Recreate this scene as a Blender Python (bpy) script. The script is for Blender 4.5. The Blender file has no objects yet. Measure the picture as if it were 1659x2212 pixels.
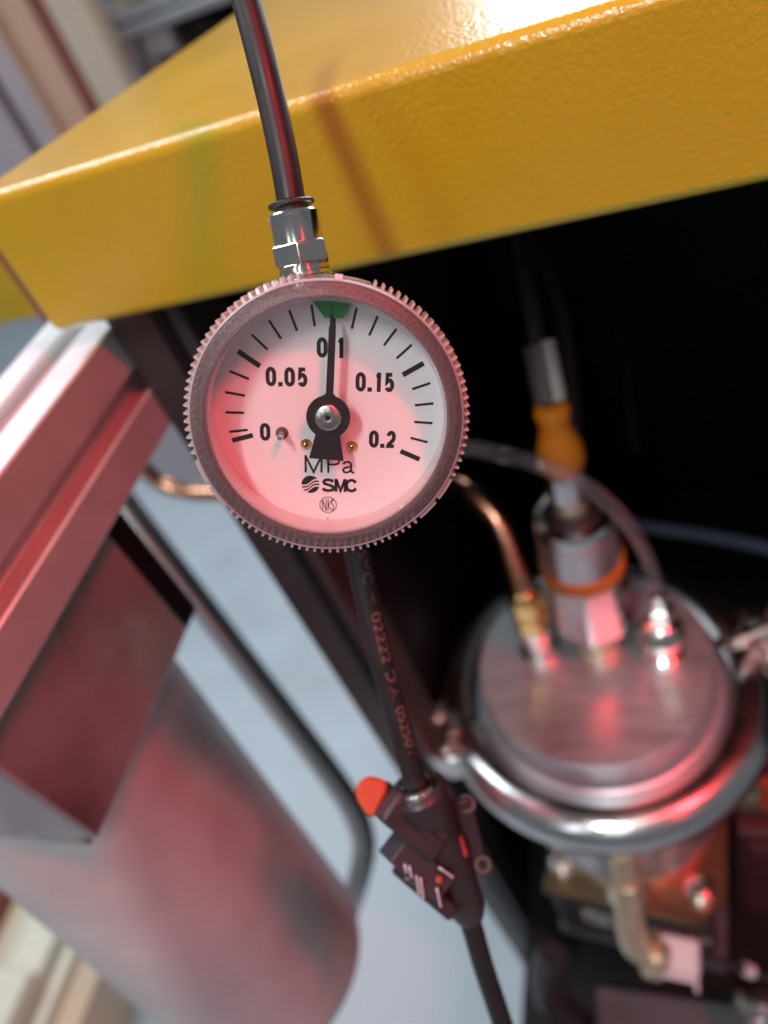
import bpy, bmesh, math, random
from mathutils import Vector, Matrix
random.seed(7)
S = bpy.context.scene
COL = S.collection
PI = math.pi

# ------------------------------------------------------------------ camera
# The machine's own axes are the world axes: X along the yellow hood, Y away from the viewer, Z up.
FPX = 26.0 / 36.0 * 2212.0                 # focal length in pixels of a 1659 x 2212 picture
def _vp(x, y):
    return Vector((x, -y, -FPX)).normalized()
_Z = -_vp(733, 1644)
_Y = _vp(440, -1750); _Y = (_Y - _Z * _Y.dot(_Z)).normalized()
_X = _Y.cross(_Z)
ROT = Matrix((_X, _Y, _Z))                 # camera -> world
CAM = Vector((0, 0, 1.0))
cd = bpy.data.cameras.new('camera'); cam = bpy.data.objects.new('camera', cd); COL.objects.link(cam)
cam.matrix_world = Matrix.Translation(CAM) @ ROT.to_4x4()
cd.sensor_fit = 'VERTICAL'; cd.sensor_height = 36; cd.sensor_width = 27; cd.lens = 26
cd.clip_start = 0.005; cd.clip_end = 50
cd.dof.use_dof = True; cd.dof.focus_distance = 0.1165; cd.dof.aperture_fstop = 10.0; cd.dof.aperture_blades = 0
S.camera = cam

def P(x, y, d):                            # picture position + distance along the axis -> world
    return CAM + ROT @ Vector(((x - 829.5) / FPX * d, -(y - 1106) / FPX * d, -d))
def pix(w):
    c = ROT.transposed() @ (Vector(w) - CAM)
    return 829.5 + FPX * c.x / -c.z, 1106 - FPX * c.y / -c.z, -c.z
def hit(x, y, ax, val):                    # picture position on the plane axis = val
    d = P(x, y, 1) - CAM
    return CAM + d * ((val - CAM[ax]) / d[ax])

# ------------------------------------------------------------------ world and lamps
W = bpy.data.worlds.new('World'); S.world = W; W.use_nodes = True
W.node_tree.nodes['Background'].inputs[0].default_value = (0.86, 0.93, 1.0, 1)
W.node_tree.nodes['Background'].inputs[1].default_value = 0.14
GAUGE = P(710, 885, 0.118)
def camdir(r, u, b):
    return (ROT @ Vector((r, u, b))).normalized()
def area(name, loc, target, power, sx, sy, color):
    l = bpy.data.lights.new(name, 'AREA'); l.shape = 'RECTANGLE'; l.size = sx; l.size_y = sy
    l.energy = power; l.color = color
    o = bpy.data.objects.new(name, l); COL.objects.link(o)
    q = (Vector(loc) - Vector(target)).to_track_quat('Z', 'Y')
    o.location = loc; o.rotation_euler = q.to_euler()
    return o
area('red_signal_lamp', GAUGE + camdir(.36, .58, 1.1) * .60, GAUGE, 3.05, .035, .12, (1, .030, .042))
area('work_lamp', GAUGE + camdir(-.42, .22, 1.0) * 1.05, GAUGE, 4.7, .07, .30, (1, .97, .93))
area('streak_lamp', GAUGE + camdir(-.27, -.20, 1.0) * 1.3, GAUGE, .9, .04, .56, (.93, 1, .94))  # added lamp, draws a pale streak on the nickel fitting
area('streak_lamp', GAUGE + camdir(-.75, -.26, 1.0) * 1.4, GAUGE, 1.3, .16, .60, (.90, .93, 1))  # added wide lamp for a grey band on the fitting
area('red_streak_lamp', GAUGE + camdir(.48, -.13, 1.0) * .6, GAUGE, .16, .02, .26, (1, .030, .042))  # added second red lamp, only for a red streak on the collar
area('ceiling_lamp', (-1.5, .75, 2.5), (-.9, .6, 0), 38, 1.2, 1.2, (.84, .93, 1))
_v = (P(1260, 25, 1) - CAM).normalized(); _r = Vector((_v.x, _v.y, -_v.z))
_b = P(1260, 25, .13)
area('rear_window_lamp', _b + _r * .92 + Vector((.19, 0, .05)), _b, 6.5, .60, .34, (.9, .94, 1))
S.view_settings.view_transform = 'Standard'; S.view_settings.look = 'None'
S.view_settings.gamma = 1; S.view_settings.exposure = 0
S.view_settings.use_curve_mapping = False

# ------------------------------------------------------------------ materials
MATS = {}
def mat(name, col, rough=.5, metal=0, bump=None, var=.08, vscale=60, coat=0, spec=.5, rvar=.08, aniso=0, stretch=None, trans=0, sss=0):
    if name in MATS: return MATS[name]
    m = bpy.data.materials.new(name); m.use_nodes = True
    nt = m.node_tree; n = nt.nodes; L = nt.links
    b = n['Principled BSDF']
    b.inputs['Metallic'].default_value = metal
    b.inputs['Coat Weight'].default_value = coat; b.inputs['Coat Roughness'].default_value = .08
    b.inputs['Specular IOR Level'].default_value = spec
    b.inputs['Transmission Weight'].default_value = trans
    b.inputs['Anisotropic'].default_value = aniso
    if sss:
        b.inputs['Subsurface Weight'].default_value = sss; b.inputs['Subsurface Scale'].default_value = .002
    tc = n.new('ShaderNodeTexCoord'); mp = n.new('ShaderNodeMapping')
    L.new(tc.outputs['Object'], mp.inputs[0])
    if stretch: mp.inputs['Scale'].default_value = stretch
    nz = n.new('ShaderNodeTexNoise'); nz.inputs['Scale'].default_value = vscale; nz.inputs['Detail'].default_value = 5
    L.new(mp.outputs[0], nz.inputs['Vector'])
    mx = n.new('ShaderNodeMix'); mx.data_type = 'RGBA'
    mx.inputs['A'].default_value = (*[c * (1 - var * 1.6) for c in col], 1)
    mx.inputs['B'].default_value = (*[min(1, c * (1 + var * 1.6)) for c in col], 1)
    L.new(nz.outputs['Fac'], mx.inputs['Factor']); L.new(mx.outputs['Result'], b.inputs['Base Color'])
    mr = n.new('ShaderNodeMapRange'); mr.inputs['To Min'].default_value = max(.02, rough - rvar); mr.inputs['To Max'].default_value = min(1, rough + rvar)
    mr.inputs['From Min'].default_value = .3; mr.inputs['From Max'].default_value = .7
    L.new(nz.outputs['Fac'], mr.inputs['Value']); L.new(mr.outputs[0], b.inputs['Roughness'])
    if bump:
        sc, dist, strg = bump
        n2 = n.new('ShaderNodeTexNoise'); n2.inputs['Scale'].default_value = sc; n2.inputs['Detail'].default_value = 2
        L.new(mp.outputs[0], n2.inputs['Vector'])
        bp = n.new('ShaderNodeBump'); bp.inputs['Distance'].default_value = dist; bp.inputs['Strength'].default_value = strg
        L.new(n2.outputs['Fac'], bp.inputs['Height']); L.new(bp.outputs[0], b.inputs['Normal'])
        if coat: L.new(bp.outputs[0], b.inputs['Coat Normal'])
    MATS[name] = m
    return m

def clear_mat(name, tint=(1, 1, 1), rough=.02, ior=1.45, body=0.0, bodycol=(.6, .6, .62), grain=0, bodyrough=.5, transl=0):
    """clear or frosted plastic: see-through share + fresnel gloss + a scattering share"""
    if name in MATS: return MATS[name]
    m = bpy.data.materials.new(name); m.use_nodes = True
    nt = m.node_tree; n = nt.nodes; L = nt.links
    out = n['Material Output']; n.remove(n['Principled BSDF'])
    tr = n.new('ShaderNodeBsdfTransparent'); tr.inputs[0].default_value = (*tint, 1)
    gl = n.new('ShaderNodeBsdfGlossy'); gl.inputs['Roughness'].default_value = rough
    lw = n.new('ShaderNodeLayerWeight'); lw.inputs['Blend'].default_value = .5
    pw = n.new('ShaderNodeMath'); pw.operation = 'POWER'; pw.inputs[1].default_value = 4.5; L.new(lw.outputs['Facing'], pw.inputs[0])
    fr = n.new('ShaderNodeMath'); fr.operation = 'MULTIPLY_ADD'; fr.inputs[1].default_value = .8; fr.inputs[2].default_value = ((ior - 1) / (ior + 1)) ** 2
    L.new(pw.outputs[0], fr.inputs[0])
    last = tr.outputs[0]
    if body:
        df = n.new('ShaderNodeBsdfDiffuse'); df.inputs[0].default_value = (*bodycol, 1)
        bo = df.outputs[0]
        if transl:
            tl = n.new('ShaderNodeBsdfTranslucent'); tl.inputs[0].default_value = (*bodycol, 1)
            mm = n.new('ShaderNodeMixShader'); mm.inputs[0].default_value = transl
            L.new(bo, mm.inputs[1]); L.new(tl.outputs[0], mm.inputs[2]); bo = mm.outputs[0]
        mb = n.new('ShaderNodeMixShader'); mb.inputs[0].default_value = body
        L.new(last, mb.inputs[1]); L.new(bo, mb.inputs[2]); last = mb.outputs[0]
    mx = n.new('ShaderNodeMixShader'); L.new(fr.outputs[0], mx.inputs[0])
    L.new(last, mx.inputs[1]); L.new(gl.outputs[0], mx.inputs[2]); L.new(mx.outputs[0], out.inputs[0])
    if grain:
        tc = n.new('ShaderNodeTexCoord'); nz = n.new('ShaderNodeTexNoise'); nz.inputs['Scale'].default_value = grain; nz.inputs['Detail'].default_value = 4
        L.new(tc.outputs['Object'], nz.inputs['Vector'])
        bp = n.new('ShaderNodeBump'); bp.inputs['Distance'].default_value = .0002; bp.inputs['Strength'].default_value = .7
        L.new(nz.outputs['Fac'], bp.inputs['Height'])
        L.new(bp.outputs[0], gl.inputs['Normal'])
        if body:
            L.new(bp.outputs[0], df.inputs['Normal'])
            cr = n.new('ShaderNodeMapRange'); cr.inputs['From Min'].default_value = .35; cr.inputs['From Max'].default_value = .65
            cr.inputs['To Min'].default_value = body - .12; cr.inputs['To Max'].default_value = min(1, body + .12)
            L.new(nz.outputs['Fac'], cr.inputs['Value']); L.new(cr.outputs[0], mb.inputs[0])
    MATS[name] = m
    return m

M_yel = mat('yellow_powder_coat', (.59, .455, .008), .36, 0, (950, .0004, .55), .07, 30, coat=.7, rvar=.05)
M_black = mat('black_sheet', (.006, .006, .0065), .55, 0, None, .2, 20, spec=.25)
M_blackpl = mat('black_plastic', (.035, .033, .036), .42, 0, (1500, .0001, .3), .15, 90)
M_hose = mat('black_hose', (.017, .015, .017), .46, 0, (220, .0002, .25), .2, 120)
M_chrome = mat('nickel_plating', (.84, .82, .77), .17, 1, (700, .00004, .15), .04, 150, rvar=.04)
M_steel = mat('polished_steel', (.78, .77, .77), .22, 1, (300, .0002, .12), .06, 50, rvar=.06)
M_brush = mat('brushed_steel', (.68, .75, .81), .46, .85, (70, .0002, .35), .12, 40, aniso=0, stretch=(1, 14, 14))  # blue tint in the colour offsets the red lamplight on the lid
M_galv = mat('satin_steel_sheet', (.82, .76, .76), .45, .25, (14, .004, .4), .26, 22, rvar=.14)
M_dark = mat('dark_steel_sheet', (.50, .44, .44), .33, .6, (16, .005, .5), .42, 24, rvar=.14)
M_alu = mat('anodised_aluminium', (.80, .80, .82), .46, .55, (900, .00006, .3), .04, 60)
M_post = mat('dark_frame_paint', (.045, .04, .042), .45, 0, (500, .0001, .3), .15, 40)
M_copper = mat('copper', (.74, .38, .24), .27, 1, (200, .0003, .2), .12, 60)
M_brass = mat('brass', (.66, .46, .17), .26, 1, (500, .0001, .2), .1, 80)
M_pbrass = mat('pale_brass', (.74, .67, .50), .28, .7, (500, .0001, .2), .1, 80)
M_orange = mat('orange_rubber', (.72, .22, .008), .5, 0, (900, .0001, .3), .06, 70)
M_lever = mat('orange_red_plastic', (.50, .07, .02), .4, 0, None, .05, 80)
M_white = mat('white_plastic', (.72, .72, .74), .4, 0, None, .04, 90)
M_sleeve = mat('white_sleeve', (.62, .60, .58), .5, 0, None, .05, 90)
M_dial = mat('dial_enamel', (.84, .85, .87), .42, 0, None, .015, 200, spec=.3)
M_ink = mat('dial_ink', (.012, .011, .011), .5, 0, None, .1, 400)
M_ptr = mat('pointer_black', (.014, .012, .013), .45, 0, (3000, .00003, .3), .15, 500)
M_green = mat('green_marker', (.03, .26, .075), .45, 0, None, .06, 300)
M_hub = mat('turned_hub', (.66, .64, .62), .3, 1, (2500, .00002, .3), .08, 900, aniso=.6)
M_floor = mat('painted_floor', (.50, .57, .63), .45, 0, None, .12, 9)
M_cream = mat('cream_panel', (.66, .60, .46), .45, 0, None, .04, 8)
M_mauve = mat('grey_panel', (.50, .46, .50), .45, 0, None, .05, 8)
M_brown = mat('red_brown_strip', (.27, .09, .075), .5, 0, None, .1, 8)
M_peach = mat('peach_panel', (.68, .47, .35), .45, 0, None, .05, 8)
M_grey = mat('grey_machine', (.36, .38, .40), .4, .3, None, .1, 25)
M_pinkgrey = mat('pinkish_block', (.50, .36, .35), .5, 0, None, .15, 30)
M_wood = mat('pale_board', (.78, .73, .60), .6, 0, None, .06, 14, stretch=(1, 6, 6))
M_tan = mat('tan_board', (.62, .47, .33), .6, 0, None, .08, 14)
M_plate = mat('passivated_plate', (.24, .185, .105), .36, 1, None, .15, 60)
M_print = mat('pale_print', (.62, .62, .72), .5, 0, None, .05, 100)
M_hprint = mat('hose_print', (.20, .11, .11), .6, 0, None, .35, 900)
M_greyplate = mat('grey_plate', (.10, .095, .11), .5, 0, None, .1, 20)
M_redlit = mat('red_lit_box', (.10, .03, .035), .45, 0, None, .15, 20)  # red lamplight put into the box colour
M_rail = mat('olive_rail', (.34, .33, .22), .4, .5, None, .1, 30)
M_window = clear_mat('clear_window', (1, 1, 1), .015, 1.42)
M_frost = clear_mat('frosted_bezel', (.86, .82, .84), .20, 1.5, .42, (.31, .285, .30), 2600, transl=.35)
M_tooth = clear_mat('frosted_teeth', (.85, .82, .82), .2, 1.5, .72, (.80, .76, .76), 0, transl=.3)
M_wall = mat('clear_cover_wall', (.70, .68, .69), .12, 0, None, .05, 200, spec=.8)
M_clear = clear_mat('clear_hose_wall', (.90, .90, .92), .05, 1.5, .07, (.75, .72, .74))

# ------------------------------------------------------------------ mesh helpers
def frame(o, z, xh=(1, 0, 0)):
    z = Vector(z).normalized(); x = Vector(xh); x = x - z * x.dot(z)
    if x.length < 1e-5: x = Vector((0, 1, 0)) - z * z.y
    x.normalize(); y = z.cross(x)
    m = Matrix((x, y, z)).transposed().to_4x4(); m.translation = Vector(o)
    return m
I4 = Matrix.Identity(4)
class MB:
    def __init__(s, M=I4): s.v = []; s.f = []; s.M = M.copy()
    def add(s, vs, fs):
        b = len(s.v); s.v += [s.M @ Vector(p) for p in vs]; s.f += [tuple(i + b for i in q) for q in fs]; return s
    def box(s, a, b):
        (x0, y0, z0), (x1, y1, z1) = a, b
        x0, x1 = sorted((x0, x1)); y0, y1 = sorted((y0, y1)); z0, z1 = sorted((z0, z1))
        return s.add([(x0,y0,z0),(x1,y0,z0),(x1,y1,z0),(x0,y1,z0),(x0,y0,z1),(x1,y0,z1),(x1,y1,z1),(x0,y1,z1)],
                     [(0,3,2,1),(4,5,6,7),(0,1,5,4),(1,2,6,5),(2,3,7,6),(3,0,4,7)])
    def lathe(s, prof, seg=48, a0=0, a1=2 * PI, closed=False):
        full = abs(a1 - a0 - 2 * PI) < 1e-6
        n = seg if full else seg + 1
        vs = []; fs = []
        for r, z in prof:
            for i in range(n):
                a = a0 + (a1 - a0) * i / seg
                vs.append((r * math.cos(a), r * math.sin(a), z))
        m = len(prof)
        for j in range(m if closed else m - 1):
            k = (j + 1) % m
            for i in range(seg):
                i2 = (i + 1) % n
                fs.append((j*n+i, j*n+i2, k*n+i2, k*n+i))
        if not closed and full:
            if prof[0][0] > 1e-7: fs.append(tuple(reversed(range(n))))
            if prof[-1][0] > 1e-7: fs.append(tuple((m-1)*n+i for i in range(n)))
        if closed and not full:
            fs.append(tuple(j*n for j in range(m))); fs.append(tuple(j*n+seg for j in reversed(range(m))))
        return s.add(vs, fs)
    def prism(s, poly, z0, z1):
        n = len(poly)
        vs = [(x, y, z0) for x, y in poly] + [(x, y, z1) for x, y in poly]
        fs = [tuple(reversed(range(n))), tuple(range(n, 2 * n))] + [(i, (i+1) % n, n+(i+1) % n, n+i) for i in range(n)]
        return s.add(vs, fs)
    def tube(s, pts, r, seg=16, caps=True):
        pts = [Vector(p) for p in pts]; n = len(pts)
        rs = r if isinstance(r, (list, tuple)) else [r] * n
        vs = []; fs = []; x = None
        for i, p in enumerate(pts):
            t = (pts[min(i+1, n-1)] - pts[max(i-1, 0)]).normalized()
            if x is None: x = t.orthogonal()
            x = (x - t * x.dot(t)).normalized(); y = t.cross(x)
            for k in range(seg):
                a = 2 * PI * k / seg
                vs.append(p + (x * math.cos(a) + y * math.sin(a)) * rs[i])
        for i in range(n - 1):
            for k in range(seg):
                k2 = (k + 1) % seg
                fs.append((i*seg+k, i*seg+k2, (i+1)*seg+k2, (i+1)*seg+k))
        if caps:
            fs.append(tuple(reversed(range(seg)))); fs.append(tuple((n-1)*seg+k for k in range(seg)))
        return s.add(vs, fs)
    def build(s, name, m, parent=None, bevel=0, seg=2, smooth=38, origin=None):
        me = bpy.data.meshes.new(name)
        if origin is None:
            lo = [min(v[i] for v in s.v) for i in range(3)]; hi = [max(v[i] for v in s.v) for i in range(3)]
            origin = Vector(((lo[0]+hi[0])/2, (lo[1]+hi[1])/2, (lo[2]+hi[2])/2))
        me.from_pydata([tuple(v - origin) for v in s.v], [], s.f)
        bm = bmesh.new(); bm.from_mesh(me); bmesh.ops.recalc_face_normals(bm, faces=bm.faces); bm.to_mesh(me); bm.free()
        me.shade_smooth(); me.set_sharp_from_angle(angle=math.radians(smooth))
        o = bpy.data.objects.new(name, me); COL.objects.link(o); me.materials.append(m)
        o.location = origin
        if bevel:
            bv = o.modifiers.new('bevel', 'BEVEL'); bv.width = bevel; bv.segments = seg; bv.limit_method = 'ANGLE'; bv.angle_limit = math.radians(30)
            bv.harden_normals = False
        if parent is not None: attach(o, parent)
        return o
def world_loc(o):
    p = Vector(o.location); 
    if o.parent: p = p + world_loc(o.parent)
    return p
def attach(o, parent):                      # every thing's Empty is unrotated, so offsets simply add
    o.parent = parent; o.location = Vector(o.location) - world_loc(parent)
def tag(o, label, cat, group=None):
    o['label'] = label; o['category'] = cat
    if group: o['group'] = group
    return o
def thing(name, label, cat, loc, group=None):
    o = bpy.data.objects.new(name, None); COL.objects.link(o); o.location = loc; o.empty_display_size = .01
    return tag(o, label, cat, group)
def struct(o): o['kind'] = 'structure'; return o
def spline(pts, n=12):
    pts = [Vector(p) for p in pts]; out = []
    for i in range(len(pts) - 1):
        p0 = pts[max(i-1, 0)]; p1 = pts[i]; p2 = pts[i+1]; p3 = pts[min(i+2, len(pts)-1)]
        for k in range(n):
            t = k / n
            out.append(.5 * ((2*p1) + (p2-p0)*t + (2*p0-5*p1+4*p2-p3)*t*t + (3*p1-p0-3*p2+p3)*t**3))
    out.append(pts[-1]); return out
def text_mesh(txt, bold=0, space=1.0):
    cu = bpy.data.curves.new('t', 'FONT'); cu.body = txt; cu.size = 1; cu.offset = bold; cu.resolution_u = 6; cu.space_character = space
    ob = bpy.data.objects.new('t', cu); COL.objects.link(ob)
    dg = bpy.context.evaluated_depsgraph_get(); dg.update()
    me = bpy.data.meshes.new_from_object(ob.evaluated_get(dg))
    vs = [tuple(v.co) for v in me.vertices]; fs = [tuple(p.vertices) for p in me.polygons]
    bpy.data.objects.remove(ob); bpy.data.meshes.remove(me); bpy.data.curves.remove(cu)
    return vs, fs
def text_in(mb, txt, x0, x1, y0, y1, z, bold=0, space=1.0):
    vs, fs = text_mesh(txt, bold, space)
    ax = [v[0] for v in vs]; ay = [v[1] for v in vs]
    a0, a1, b0, b1 = min(ax), max(ax), min(ay), max(ay)
    mb.add([(x0 + (v[0]-a0)/(a1-a0)*(x1-x0), y0 + (v[1]-b0)/(b1-b0)*(y1-y0), z) for v in vs], fs)
    return mb
def hexprof(r, z0, z1, ch):                 # chamfered hexagon as prism levels
    return [(r - ch, z0), (r, z0 + ch), (r, z1 - ch), (r - ch, z1)]

# ------------------------------------------------------------------ the setting
fl = MB().box((-6, -4, -.05), (5, 8, 0)).build('floor', M_floor); struct(fl)
T0 = P(1350, 0, .125)
ZT, YF = T0.z, T0.y
ZB = hit(900, 560, 1, YF).z
XL = hit(20, 590, 1, YF).x
YP = YF + .010                                  # front plane of the post
XP0 = hit(231, 707, 1, YP).x; XP1 = XP0 + .0245
# inside of the dark equipment bay below the hood
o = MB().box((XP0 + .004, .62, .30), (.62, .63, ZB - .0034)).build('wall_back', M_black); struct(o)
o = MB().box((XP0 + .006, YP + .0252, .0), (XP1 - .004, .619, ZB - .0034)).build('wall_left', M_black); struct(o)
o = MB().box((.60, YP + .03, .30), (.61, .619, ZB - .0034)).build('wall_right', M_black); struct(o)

# yellow hood
qh = hit(470, 52, 2, ZT); kx = (qh.x - XL) / (qh.y - YF)
hood = MB().prism([(XL, YF), (.52, YF), (.52, YF + .5), (XL + kx * .5, YF + .5)], ZB, ZT).build('machine_hood', M_yel, bevel=.0028, seg=5)
MB().prism([(XP1 + .001, YF + .014), (.515, YF + .014), (.515, YF + .49), (max(XP1, XL + kx * .49) + .004, YF + .49)], ZB - .0030, ZB - .0004).build('added_dark_sheet', M_black, hood)  # added black sheet: keeps yellow reflections off the clamp, darkens the bay
tag(hood, 'yellow powder coated machine hood with textured front edge above the gauge', 'machine hood')

# dark vertical post
pt = thing('frame_post', 'dark upright frame post under the left end of the yellow hood', 'post', ((XP0+XP1)/2, YP+.0125, 0))
MB().box((XP0, YP, .0), (XP1, YP + .025, ZB - .0008)).build('post_body', M_post, pt, bevel=.0015)
MB().box((XP1 - .0085, YP - .0012, .0), (XP1 - .0045, YP - .0002, ZB - .001)).build('seal_strip', M_black, pt)

# aluminium extrusion along Y, butting on the post
ZA1 = hit(231, 714, 1, YP).z; ZA0 = hit(353, 922, 1, YP).z
W_A = .031; H_A = ZA1 - ZA0
def slot_profile(w, h, op=.0082, lip=.0022, dp=.0085, inner=.0145):
    def side(L):   # one side from corner 0 to L, slot in the middle: (along, depth)
        c = L / 2
        return [(0, 0), (c - op/2, 0), (c - op/2, lip), (c - inner/2, lip), (c - op/2, dp), (c + op/2, dp), (c + inner/2, lip), (c + op/2, lip), (c + op/2, 0)]
    p = []
    p += [(a, d) for a, d in side(w)]
    p += [(w - d, a) for a, d in side(h)]
    p += [(w - a, h - d) for a, d in side(w)]
    p += [(d, h - a) for a, d in side(h)]
    return p
prof = slot_profile(W_A, H_A)
al = thing('aluminium_extrusion', 'silver slotted aluminium extrusion running toward the viewer at left', 'extrusion', (XP0 - W_A/2, YP - .1, ZA0))
mb = MB(Matrix(((1,0,0,XP0 - W_A),(0,0,1,YP - .30),(0,1,0,ZA0),(0,0,0,1))))
mb.prism(prof, 0, .62).build('profile_body', M_alu, al, bevel=.0006, seg=1)

# reddish post and yellow panel beyond the hood's left end
a = hit(0, 540, 1, .30); b = hit(108, 715, 1, .30)
o = MB().box((a.x - .004, .30, .80), (a.x + .006, .318, 1.3)).build('corner_strip', M_brown); tag(o, 'thin red brown upright strip left of the yellow hood', 'strip')
a = hit(-10, 640, 1, .36)
o = MB().box((a.x - .3, .36, .84), (a.x + .046, .37, .98)).build('side_panel', mat('bright_yellow_panel', (.70, .47, .02), .4), bevel=.002)
tag(o, 'plain yellow side panel peeking out below the hood at far left', 'panel')

# ------------------------------------------------------------------ dark steel box and canister at lower left
XB = XP0 - .012
q1 = hit(430, 1385, 0, XB); q0 = hit(180, 1795, 0, XB)
zb = (q0.z + q1.z) / 2
bx_ = thing('steel_box', 'dark brushed steel box hanging below the aluminium extrusion', 'box', (XB - .03, (q0.y+q1.y)/2, zb))
MB().box((XB - .055, q0.y, zb), (XB, q1.y, ZA0 - .0006)).build('box_shell', M_dark, bx_, bevel=.0015)
MB().box((XB - .054, q1.y + .0004, zb - .002), (XB - .002, q1.y + .011, ZA0 - .0012)).build('end_flange', M_black, bx_, bevel=.001)
MB().box((XB - .053, q0.y + .002, zb - .012), (XB - .012, q1.y - .002, zb - .0004)).build('mounting_foot', M_dark, bx_, bevel=.001)
c0 = P(195, 1650, .305); c1 = P(607, 2100, .385)
ax = (c1 - c0).normalized()
ct = thing('steel_canister', 'large satin steel canister with rounded lower end lit red', 'canister', c1)
F = frame(c0 - ax * .045, ax)
Lc = (c1 - c0).length + .045; RC = .0512
MB(F).lathe([(RC - .004, 0), (RC, .002), (RC, Lc - .016), (RC - .003, Lc - .007), (RC - .010, Lc - .0015), (RC - .018, Lc), (0, Lc)], 96).build('canister_body', M_galv, ct)
sd = (P(300, 1900, .37) - c0); sd = (sd - ax * sd.dot(ax)).normalized()
Fs = frame(c0 - ax * .045, ax, sd)
MB(Fs).lathe([(RC + .0003, .0), (RC + .0008, .001), (RC + .0008, Lc - .018), (RC + .0003, Lc - .017)], 4, .28, .31, closed=True).build('weld_seam', M_galv, ct)
# bent steel tube behind
bt = thing('bent_tube', 'bent steel tube running down behind the canister to its curved end', 'tube', P(765, 1900, .52))
path = spline([P(150, 930, .46), P(250, 1072, .47), P(420, 1295, .485), P(600, 1530, .50), P(720, 1690, .51), P(765, 1765, .515), P(782, 1830, .52), P(770, 1905, .525), P(745, 1980, .53)], 10)
MB().tube(path, .0072, 20).build('tube_body', M_steel, bt)
off = (P(20, 0, 1) - P(0, 12, 1)) * .29
MB().tube([p + off + (p - CAM) * .012 for p in path], .006, 14).build('shade_edge', M_black, bt)  # black strip stands in for the shaded side of the tube

# ------------------------------------------------------------------ hoses
up = [P(629, 436, .1212), P(615, 352, .1205), P(590, 232, .1198), P(560, 108, .119), P(530, -4, .1185), P(490, -140, .118), P(440, -290, .118)]
o = MB().tube(spline(up, 10), .00238, 28).build('upper_hose', M_hose); tag(o, 'glossy black hose leading down into the top of the gauge', 'hose')
lowpts = [P(735, 1010, .1455), P(752, 1105, .149), P(775, 1210, .1515), P(810, 1370, .154), P(850, 1520, .1565), P(897, 1690, .159)]
low = spline(lowpts, 16)
lh = thing('lower_hose', 'printed black hose running from behind the gauge down to the valve', 'hose', low[-1])
RH = .00258
MB().tube(low, RH, 28).build('hose_wall', M_hose, lh)
cum = [0]
for i in range(1, len(low)): cum.append(cum[-1] + (low[i] - low[i-1]).length)
def along(s):
    s = max(0, min(cum[-1] - 1e-6, s))
    for i in range(1, len(cum)):
        if cum[i] >= s:
            t = (s - cum[i-1]) / (cum[i] - cum[i-1]); p = low[i-1].lerp(low[i], t); d = (low[i] - low[i-1]).normalized()
            return p, d
def s_at(py):
    best = min(range(len(low)), key=lambda i: abs(pix(low[i])[1] - py)); return cum[best]
def hose_text(txt, y0, y1, hh=.0021, bold=.0):
    vs, fs = text_mesh(txt, bold)
    a0 = min(v[0] for v in vs); a1 = max(v[0] for v in vs); b0 = min(v[1] for v in vs); b1 = max(v[1] for v in vs)
    s0, s1 = s_at(y0), s_at(y1); out = []
    for v in vs:
        p, d = along(s0 + (v[0] - a0) / (a1 - a0) * (s1 - s0))
        n = (CAM - p); n = (n - d * n.dot(d)).normalized(); side = d.cross(n)      # side points to picture left or right
        if side.dot(ROT @ Vector((1, 0, 0))) < 0: side = -side
        ang = ((b1 - v[1]) / max(b1 - b0, .3) - .5) * hh / RH * -1 + .42
        out.append(p + (n * math.cos(ang) + side * math.sin(ang)) * (RH + .00006))
    MB().add(out, fs).build('hose_print', M_hprint, lh)
hose_text('SMC', 1186, 1256); hose_text('-', 1282, 1302, .0006); hose_text('02222', 1318, 1428); hose_text('DIA', 1446, 1502); hose_text('05250V', 1520, 1622)

# ------------------------------------------------------------------ pressure gauge
ray = (GAUGE - CAM).normalized()
n0 = -ray; u0 = ROT @ Vector((0, 1, 0)); u0 = (u0 - n0 * u0.dot(n0)).normalized(); r0 = u0.cross(n0)
ta = math.radians(12.5)
gn = (n0 * math.cos(ta) - u0 * math.sin(ta) - r0 * .05).normalized()
gx = (r0 - gn * r0.dot(gn)).normalized()
GF = frame(P(711.5, 890, .1178), gn, gx)
mm = .001; ZP = .0293 * mm                      # one pixel of the dial close-up on the dial
def dl(x, y): return ((x - 821) * ZP, (800 - y) * ZP)
gg = thing('pressure_gauge', 'round pressure gauge with white dial and clear ribbed bezel reading 0.1 MPa', 'pressure gauge', GF.translation)
def G(): return MB(GF)
G().lathe([(0, -19*mm), (17*mm, -19*mm), (18.4*mm, -17.5*mm), (18.8*mm, -6*mm), (19.4*mm, -5.8*mm), (19.4*mm, -.9*mm), (18.2*mm, -.7*mm), (18.2*mm, -.25*mm)], 96).build('case', M_blackpl, gg)
dial = G().lathe([(0, -.2*mm), (18.45*mm, -.2*mm), (18.45*mm, 0), (0, 0)], 96).build('dial', M_dial, gg)
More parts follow.
